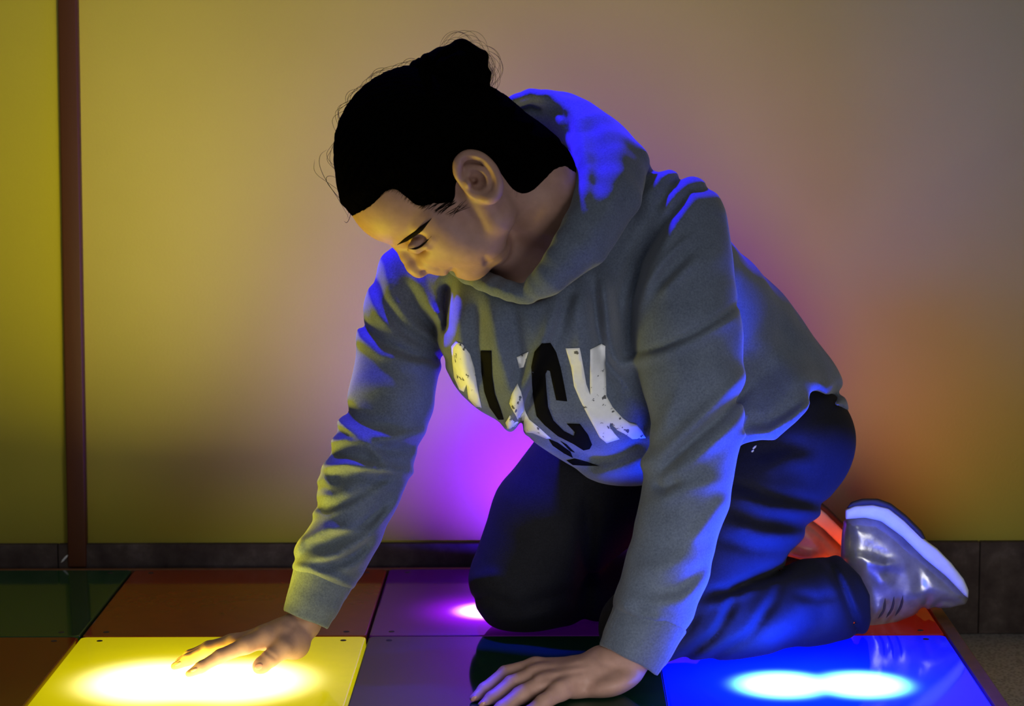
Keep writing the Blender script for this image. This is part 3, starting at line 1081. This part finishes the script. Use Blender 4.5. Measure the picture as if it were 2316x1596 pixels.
# ---- hoodie
HO = Solid()
HO.add(ell((1235, 705, -0.085), 232, 190, 0.125, 10))
HO.add(chain([(1190, 772, -0.080, 186), (1300, 830, -0.065, 196), (1420, 900, -0.030, 198), (1560, 920, 0.010, 190)]), 0.03)
HO.add(chain([(1330, 490, -0.070, 168), (1500, 650, -0.045, 178), (1640, 770, 0.055, 166), (1742, 905, 0.080, 166)]), 0.04)
HO.add(chain([(1300, 560, -0.05, 150), (1060, 640, -0.03, 115), (945, 655, 0.0, 95)]), 0.04)
HO.add(ell((1770, 930, 0.06), 152, 110, 0.138, -30), 0.03)
HO.add(ell((1715, 955, 0.0), 120, 62, 0.105, 20), 0.05)
KEEP = [(500, 0), (2100, 0), (2100, 925), (1925, 936), (1870, 905), (1838, 893), (1815, 925), (1785, 955), (1752, 990), (1720, 985), (1680, 1002), (1600, 1060), (1480, 1092), (1440, 1104), (1380, 1104), (1300, 1078), (1240, 1030), (1196, 985), (1140, 985), (900, 900), (500, 900)]
HO.sub(ell((1185, 600, -0.185), 92, 82, 0.105, 0), 0.012)
HO.sub(chain([(1150, 420, -0.17, 120), (1235, 500, -0.14, 108), (1230, 590, -0.15, 92)]), 0.012)
HO.cut(lambda P, u, v: poly_sd(KEEP, u, v) * 0.00055, 0.006)
HO.folds += [
    FOLD([(1012, 630), (1010, 690), (1012, 760)], -6, 10, -0.3, -0.02), FOLD([(1035, 690), (1037, 750), (1048, 830), (1070, 900)], 3, 14, -0.3, 0.0),
    FOLD([(1075, 680), (1080, 780), (1100, 880)], -4, 14, -0.3, 0.0), FOLD([(1110, 680), (1125, 780), (1150, 880), (1165, 930)], 5, 14, -0.3, 0.0),
    FOLD([(1160, 690), (1175, 800), (1180, 880)], -3, 10, -0.3, 0.0), FOLD([(1262, 690), (1240, 760), (1200, 850), (1160, 940), (1145, 985)], 6, 12, -0.3, 0.0),
    FOLD([(1225, 830), (1195, 900), (1170, 985)], -7, 9, -0.3, 0.0), FOLD([(1300, 640), (1270, 720), (1235, 800)], -5, 12, -0.3, 0.0),
    FOLD([(1300, 660), (1312, 760), (1330, 860)], 4, 16, -0.3, 0.0), FOLD([(1340, 640), (1352, 740), (1375, 820), (1420, 880)], -7, 10, -0.3, -0.02),
    FOLD([(1360, 610), (1372, 700), (1375, 790), (1400, 835), (1430, 810)], 6, 11, -0.3, -0.05), FOLD([(1400, 860), (1440, 930), (1470, 990)], -4, 18, -0.3, 0.0),
    FOLD([(1310, 1050), (1380, 1035), (1470, 990)], -4, 14, -0.3, 0.1), FOLD([(1230, 1000), (1300, 1020), (1370, 1040)], -2, 8, -0.3, 0.1), FOLD([(1340, 1075), (1420, 1060), (1480, 1030)], 3, 14, -0.3, 0.1),
    FOLD([(1415, 800), (1400, 680), (1440, 580), (1500, 470)], -6, 14, -0.3, -0.05),
    FOLD([(1690, 960), (1740, 955), (1800, 920), (1850, 885)], -3, 10), FOLD([(1680, 985), (1740, 978), (1790, 945), (1840, 895)], 4, 10),
    FOLD([(1700, 760), (1760, 800), (1830, 880)], 3, 26), FOLD([(1830, 880), (1870, 900), (1915, 880)], -3, 10),
    FOLD([(1400, 290), (1395, 350), (1420, 400)], -5, 14), FOLD([(1440, 330), (1460, 360), (1440, 420)], 3, 12),
]
for _f in HO.folds:
    _f.a *= 1.6
HO.add(chain([(950, 640, 0.0, 96), (914, 720, -0.008, 97), (903, 800, -0.02, 97), (885, 900, -0.045, 98), (862, 975, -0.06, 94), (825, 1075, -0.080, 94), (785, 1185, -0.098, 84), (750, 1262, -0.108, 78), (738, 1285, -0.110, 70)]), 0.02)
HO.add(chain([(1535, 505, -0.125, 110), (1542, 620, -0.145, 116), (1552, 740, -0.163, 124), (1566, 860, -0.182, 116), (1572, 980, -0.198, 104), (1550, 1120, -0.215, 98), (1512, 1270, -0.235, 96), (1482, 1360, -0.248, 92), (1470, 1388, -0.252, 84)]), 0.022)
HO.folds += [
    # far sleeve
    FOLD([(812, 690), (822, 735), (862, 775), (930, 802), (1010, 815)], -5, 7), FOLD([(800, 720), (815, 765), (862, 800), (930, 822), (1005, 832)], 3, 10),
    FOLD([(868, 580), (884, 670), (930, 735), (1000, 790)], 4, 9), FOLD([(845, 600), (858, 680), (905, 745), (975, 785)], -4, 9), FOLD([(838, 660), (862, 720), (920, 770)], 3, 8), FOLD([(915, 640), (945, 700), (990, 750)], -4, 9), FOLD([(935, 620), (970, 690), (1000, 730)], 3, 9),
    FOLD([(770, 905), (800, 945), (850, 960), (905, 960)], -5, 10), FOLD([(757, 948), (800, 978), (840, 1010), (885, 1062)], 5, 7), FOLD([(830, 988), (890, 992), (968, 972)], 5, 8), FOLD([(840, 1012), (900, 1018), (950, 1005)], -4, 8),
    FOLD([(738, 1000), (780, 993), (825, 1010)], 4, 7), FOLD([(745, 1030), (800, 1030), (850, 1045)], -5, 9), FOLD([(722, 1060), (780, 1048), (860, 1060), (950, 1070)], 6, 7), FOLD([(735, 1085), (800, 1075), (900, 1090)], -4, 9),
    FOLD([(705, 1095), (730, 1080), (755, 1100)], 3, 7), FOLD([(720, 1118), (760, 1125), (800, 1105)], 3, 8), FOLD([(700, 1140), (740, 1150), (790, 1135), (860, 1100)], -4, 9),
    FOLD([(730, 1168), (800, 1140), (850, 1110), (905, 1080)], 4, 7), FOLD([(650, 1265), (685, 1225), (740, 1196), (825, 1195)], 6, 8), FOLD([(690, 1240), (760, 1222), (830, 1180), (880, 1130)], -5, 9),
    FOLD([(690, 1268), (760, 1255), (830, 1215), (900, 1130)], 5, 7), FOLD([(720, 1285), (790, 1262), (850, 1215)], -4, 8), FOLD([(760, 1300), (820, 1265), (860, 1200)], 4, 8), FOLD([(660, 1200), (700, 1180), (740, 1160)], -3, 8),
    FOLD([(645, 1278), (700, 1285), (760, 1308), (805, 1330)], 5, 7),
    # near sleeve
    FOLD([(1425, 803), (1500, 783), (1570, 752), (1625, 720), (1680, 680)], -3.5, 5, -0.5, -0.1), FOLD([(1425, 822), (1500, 802), (1570, 772), (1650, 725)], 2, 8, -0.5, -0.1),
    FOLD([(1425, 780), (1428, 680), (1455, 590), (1500, 510), (1560, 432), (1610, 425)], -7, 8, -0.5, -0.03), FOLD([(1446, 700), (1478, 600), (1520, 525), (1570, 450)], 4, 10, -0.5, -0.06),
    FOLD([(1468, 640), (1510, 580), (1560, 530)], 4, 7, -0.5, -0.1), FOLD([(1480, 655), (1530, 600), (1570, 562)], -3, 8, -0.5, -0.1), FOLD([(1490, 672), (1540, 620), (1575, 585)], 3, 7, -0.5, -0.1),
    FOLD([(1455, 450), (1490, 400), (1530, 380)], 4, 10, -0.5, 0.0), FOLD([(1480, 480), (1520, 420), (1560, 395)], -4, 9, -0.5, 0.0),
    FOLD([(1490, 1070), (1550, 1010), (1620, 950), (1700, 870)], -5, 8), FOLD([(1480, 1040), (1540, 985), (1610, 920), (1690, 840)], 4, 12), FOLD([(1500, 1095), (1570, 1040), (1640, 980), (1690, 930)], 4, 11),
    FOLD([(1478, 1090), (1500, 1105), (1540, 1080)], -5, 8), FOLD([(1460, 1140), (1500, 1130), (1560, 1100), (1640, 1090)], 3, 14), FOLD([(1465, 1000), (1500, 960), (1540, 880)], 3, 14),
    FOLD([(1400, 1340), (1470, 1370), (1540, 1360), (1600, 1310)], 3, 12), FOLD([(1390, 1355), (1440, 1392), (1510, 1402)], 4, 10), FOLD([(1480, 1340), (1540, 1330), (1600, 1270)], -3, 10), FOLD([(1430, 1290), (1490, 1290), (1560, 1250)], 2.5, 14),
    FOLD([(1560, 1230), (1600, 1180), (1650, 1120)], 3, 12), FOLD([(1380, 1380), (1440, 1410), (1520, 1425)], -3, 6),
]


def cloth_post(d, P, u, v):
    a, b, c = P[:, 0] * 61, P[:, 1] * 57, P[:, 2] * 53
    return d - 0.0011 * np.sin(a + 1.3 * np.sin(b) + 2 * np.sin(c * 0.6)) * np.sin(c * 0.9 + 1.1 * np.sin(a * 0.7)) 


for _f in HO.folds:
    if _f.p[:, 0].mean() > 1440:
        _f.a *= 1.35
HO.post.append(cloth_post)
hoodie = solid_mesh('hoodie', HO, 0.003, M['hoodie'], person)


def cuff(pts, inner, name='cuff'):
    C = Solid()
    C.add(chain(pts))
    p0, p1 = np.array(pts[0][:2], float), np.array(pts[-1][:2], float)
    d = (p1 - p0) / np.linalg.norm(p1 - p0)
    L = np.linalg.norm(p1 - p0)
    nx = np.array([-d[1], d[0]])

    def ends(P, u, v):
        t = (u - p0[0]) * d[0] + (v - p0[1]) * d[1]
        w = (u - p0[0]) * nx[0] + (v - p0[1]) * nx[1]
        return np.maximum(t - L - 0.0006 * w * w, -t - 8) * 0.00055
    C.cut(ends, 0.003)
    C.sub(chain([(q[0], q[1], q[2], inner) for q in [pts[0], (pts[-1][0] + d[0] * 40, pts[-1][1] + d[1] * 40, pts[-1][2])]]), 0.003)

    def rib(dd, P, u, v):
        w = (u - p0[0]) * nx[0] + (v - p0[1]) * nx[1]
        return dd - 0.0004 * np.sin(w * 0.9) - 0.0006 * np.sin(w * 0.07 + 1)
    C.post.append(rib)
    return solid_mesh(name, C, 0.0019, M['rib'], hoodie)


cuff([(732, 1300, -0.112, 73), (712, 1350, -0.118, 63), (690, 1401, -0.124, 57)], 47)
cuff([(1472, 1392, -0.256, 88), (1448, 1440, -0.258, 82), (1421, 1490, -0.260, 76)], 62)

# hood bunched round the neck
HH = Solid()
HH.add(chain(rs([(1196, 662, -0.222, 22), (1240, 622, -0.235, 30), (1290, 555, -0.230, 42), (1345, 470, -0.200, 52), (1368, 390, -0.150, 60), (1340, 310, -0.095, 58), (1270, 262, -0.040, 48), (1190, 252, -0.015, 40), (1120, 300, -0.010, 40), (1060, 400, -0.015, 40), (1030, 520, -0.04, 36), (1040, 596, -0.11, 28), (1090, 632, -0.175, 24), (1150, 658, -0.210, 22), (1196, 668, -0.222, 20)], 2)))
HH.add(chain([(1250, 640, -0.225, 22), (1330, 560, -0.215, 44), (1400, 450, -0.17, 48), (1420, 370, -0.115, 48), (1370, 320, -0.06, 48), (1280, 268, -0.02, 44)]), 0.025)
HH.add(chain(rs([(1140, 248, -0.03, 14), (1200, 222, -0.04, 18), (1270, 246, -0.065, 22), (1312, 310, -0.115, 20), (1326, 390, -0.165, 18), (1318, 480, -0.205, 16)], 2)), 0.010)
HH.folds += [FOLD([(1240, 235), (1280, 265), (1300, 320)], -5, 8), FOLD([(1330, 260), (1352, 340), (1350, 450)], -4, 14), FOLD([(1310, 300), (1330, 380), (1322, 470)], 4, 10),
             FOLD([(1150, 250), (1200, 238), (1235, 250)], -5, 7), FOLD([(1400, 300), (1405, 380), (1380, 470)], 3, 14), FOLD([(1160, 232), (1200, 212), (1250, 218)], 3, 8),
             FOLD([(1080, 640), (1130, 655), (1185, 676)], 2, 7)]
HH.post.append(cloth_post)
hood = solid_mesh('hood', HH, 0.0026, M['hoodie'], hoodie)

# printed letters, laid onto the fabric
bh = bvh_of(hoodie)


def decal(name, polys, mat, lift=0.0009, step=7.0):
    for poly in polys:
        Pn = np.array(poly, float)
        # resample the outline
        out = []
        for i in range(len(Pn)):
            a, b = Pn[i], Pn[(i + 1) % len(Pn)]
            n = max(1, int(np.linalg.norm(b - a) / step))
            for k in range(n):
                out.append(a + (b - a) * k / n)
        out = np.array(out)
        g = []
        for x in np.arange(Pn[:, 0].min(), Pn[:, 0].max(), step):
            for y in np.arange(Pn[:, 1].min(), Pn[:, 1].max(), step):
                g.append((x, y))
        g = np.array(g) if g else np.zeros((0, 2))
        if len(g):
            sd = poly_sd(poly, g[:, 0], g[:, 1])
            g = g[sd < -step * 0.5]
        allp = [Vector(p) for p in out] + [Vector(p) for p in g]
        n = len(out)
        res = delaunay_2d_cdt(allp, [(i, (i + 1) % n) for i in range(n)], [list(range(n))], 1, 0.01)
        V2, F2 = res[0], res[2]
        V3 = [hit(bh, p[0], p[1], lift) for p in V2]
        ys = [p[1] for p in V3 if p is not None]
        if not ys:
            continue
        ok = [p is not None for p in V3]
        F = [tuple(f) for f in F2 if all(ok[i] for i in f) and max(V3[i][1] for i in f) - min(V3[i][1] for i in f) < 0.03]
        V = [tuple(p) if p is not None else (0, 0, 0) for p in V3]
        me = bpy.data.meshes.new(name)
        me.from_pydata(V, [], F)
        loose = set(range(len(V))) - {i for f in F for i in f}
        import bmesh
        bm = bmesh.new(); bm.from_mesh(me); bm.verts.ensure_lookup_table()
        bmesh.ops.delete(bm, geom=[bm.verts[i] for i in loose], context='VERTS')
        bmesh.ops.recalc_face_normals(bm, faces=bm.faces)
        bm.to_mesh(me); bm.free()
        o = link_mesh(name, me, mat, hoodie)
        so_ = o.modifiers.new('thick', 'SOLIDIFY'); so_.thickness = 0.0004; so_.offset = 0


decal('letter_b', [[(1022, 783), (1032, 772), (1046, 778), (1062, 800), (1072, 832), (1078, 868), (1086, 905), (1094, 938), (1082, 926), (1060, 900), (1056, 868), (1050, 885), (1040, 880), (1028, 852), (1024, 815)]], M['print_white'])
decal('letter_l', [[(1088, 793), (1112, 793), (1114, 850), (1120, 890), (1133, 925), (1140, 948), (1128, 948), (1108, 920), (1096, 885), (1090, 845)]], M['print_black'])
decal('letter_a', [[(1168, 807), (1196, 795), (1185, 830), (1174, 832)], [(1170, 866), (1178, 884), (1186, 925), (1198, 948), (1222, 968), (1246, 990), (1236, 991), (1205, 978), (1176, 976), (1148, 968), (1144, 955), (1154, 938), (1160, 950), (1172, 953), (1162, 930), (1153, 912), (1158, 890)]], M['print_white'])
decal('letter_c', [[(1202, 830), (1210, 795), (1226, 776), (1244, 775), (1258, 796), (1268, 830), (1276, 870), (1283, 907), (1258, 904), (1250, 868), (1244, 838), (1238, 836), (1234, 845), (1236, 880), (1240, 920), (1252, 950), (1276, 974), (1298, 985), (1300, 976), (1282, 957), (1312, 958), (1330, 982), (1339, 1004), (1334, 1014), (1320, 1017), (1296, 1002), (1262, 985), (1232, 960), (1214, 940), (1208, 905), (1203, 870)]], M['print_black'])
decal('letter_k', [[(1279, 787), (1311, 786), (1317, 815), (1323, 850), (1326, 868), (1335, 893), (1334, 870), (1334, 790), (1360, 777), (1370, 782), (1369, 830), (1371, 895), (1385, 920), (1408, 945), (1422, 955), (1440, 960), (1452, 975), (1461, 990), (1430, 992), (1412, 980), (1396, 972), (1380, 955), (1378, 963), (1390, 980), (1401, 992), (1372, 1001), (1356, 988), (1342, 962), (1330, 940), (1312, 905), (1298, 872), (1292, 830)]], M['print_white'])
decal('small_print', [[(1242, 992), (1262, 1000), (1290, 1020), (1296, 1034), (1276, 1024), (1250, 1006)], [(1268, 996), (1282, 1004), (1300, 1022), (1290, 1018)], [(1282, 1040), (1300, 1036), (1330, 1044), (1356, 1054), (1330, 1052), (1296, 1050)]], M['print_black'], step=5.0)

# ---- shoes
def shoe(dx, dy, yc, parent, label):
    """low trainer standing on its toe, sole turned up and to the right"""
    def mv(pl): return [(x + dx, y + dy) for x, y in pl]
    UP = mv([(1908, 1176), (1935, 1165), (1990, 1170), (2040, 1205), (2090, 1252), (2140, 1290), (2184, 1332), (2191, 1352), (2184, 1366), (2150, 1374), (2108, 1376), (2080, 1386), (2040, 1402), (2000, 1420), (1972, 1428), (1950, 1420), (1945, 1385), (1925, 1325), (1905, 1280), (1902, 1240), (1904, 1205)])
    S = Solid()
    S.add(slab(UP, yc, 0.047, 0.030, 0.0))
    S.folds += [FOLD(mv([(1985, 1410), (2005, 1385), (2010, 1355)]), -4, 6), FOLD(mv([(2005, 1408), (2030, 1385), (2035, 1350)]), -4, 6), FOLD(mv([(2075, 1385), (2090, 1372), (2100, 1350)]), -4, 5), FOLD(mv([(2105, 1372), (2130, 1358), (2165, 1362)]), -3, 5),
                FOLD(mv([(1905, 1258), (1950, 1262), (2000, 1278), (2040, 1275)]), 3, 9), FOLD(mv([(1945, 1275), (1985, 1300), (2010, 1330)]), 3, 14), FOLD(mv([(2060, 1260), (2080, 1300), (2085, 1340)]), -2, 10)]
    up = solid_mesh('shoe', S, 0.0024, M['shoe'], parent)
    up['label'] = label
    MS = mv([(1912, 1152), (1935, 1142), (1975, 1140), (2010, 1148), (2045, 1175), (2095, 1222), (2120, 1240), (2150, 1270), (2180, 1308), (2191, 1334), (2190, 1352), (2180, 1345), (2140, 1303), (2090, 1262), (2040, 1213), (1992, 1178), (1955, 1170), (1912, 1174)])
    S = Solid()
    S.add(slab(MS, yc, 0.049, 0.006))
    solid_mesh('midsole', S, 0.002, M['midsole'], up)
    OS = mv([(1914, 1150), (1925, 1135), (1950, 1127), (1985, 1127), (2015, 1138), (2050, 1165), (2085, 1200), (2094, 1218), (2086, 1220), (2045, 1178), (2010, 1150), (1975, 1142), (1935, 1144)])
    S = Solid()
    S.add(slab(OS, yc, 0.050, 0.003))
    solid_mesh('outsole', S, 0.002, M['outsole'], up)
    OT = mv([(2120, 1238), (2150, 1266), (2182, 1306), (2193, 1336), (2186, 1330), (2150, 1278), (2118, 1246)])
    S = Solid()
    S.add(slab(OT, yc, 0.045, 0.002))
    solid_mesh('outsole', S, 0.002, M['outsole'], up)
    bs = bvh_of(up)
    for a in (((1985, 1398), (1998, 1378), (2002, 1352)), ((2004, 1396), (2018, 1374), (2022, 1348)), ((2024, 1392), (2038, 1370), (2042, 1346))):
        pts = [hit(bs, x + dx, y + dy, 0.001) for x, y in a]
        pts = [p for p in pts if p is not None and abs(p[1] - yc) < 0.06]
        if len(pts) == 3:
            tube('shoelace', pts, 0.0016, M['lace'], up)
    return up


shoe(0, 0, 0.085, person, 'silver trainer with white midsole, standing on its toe')
shoe(-178, -18, 0.305, person, 'far trainer lit red behind the calf')
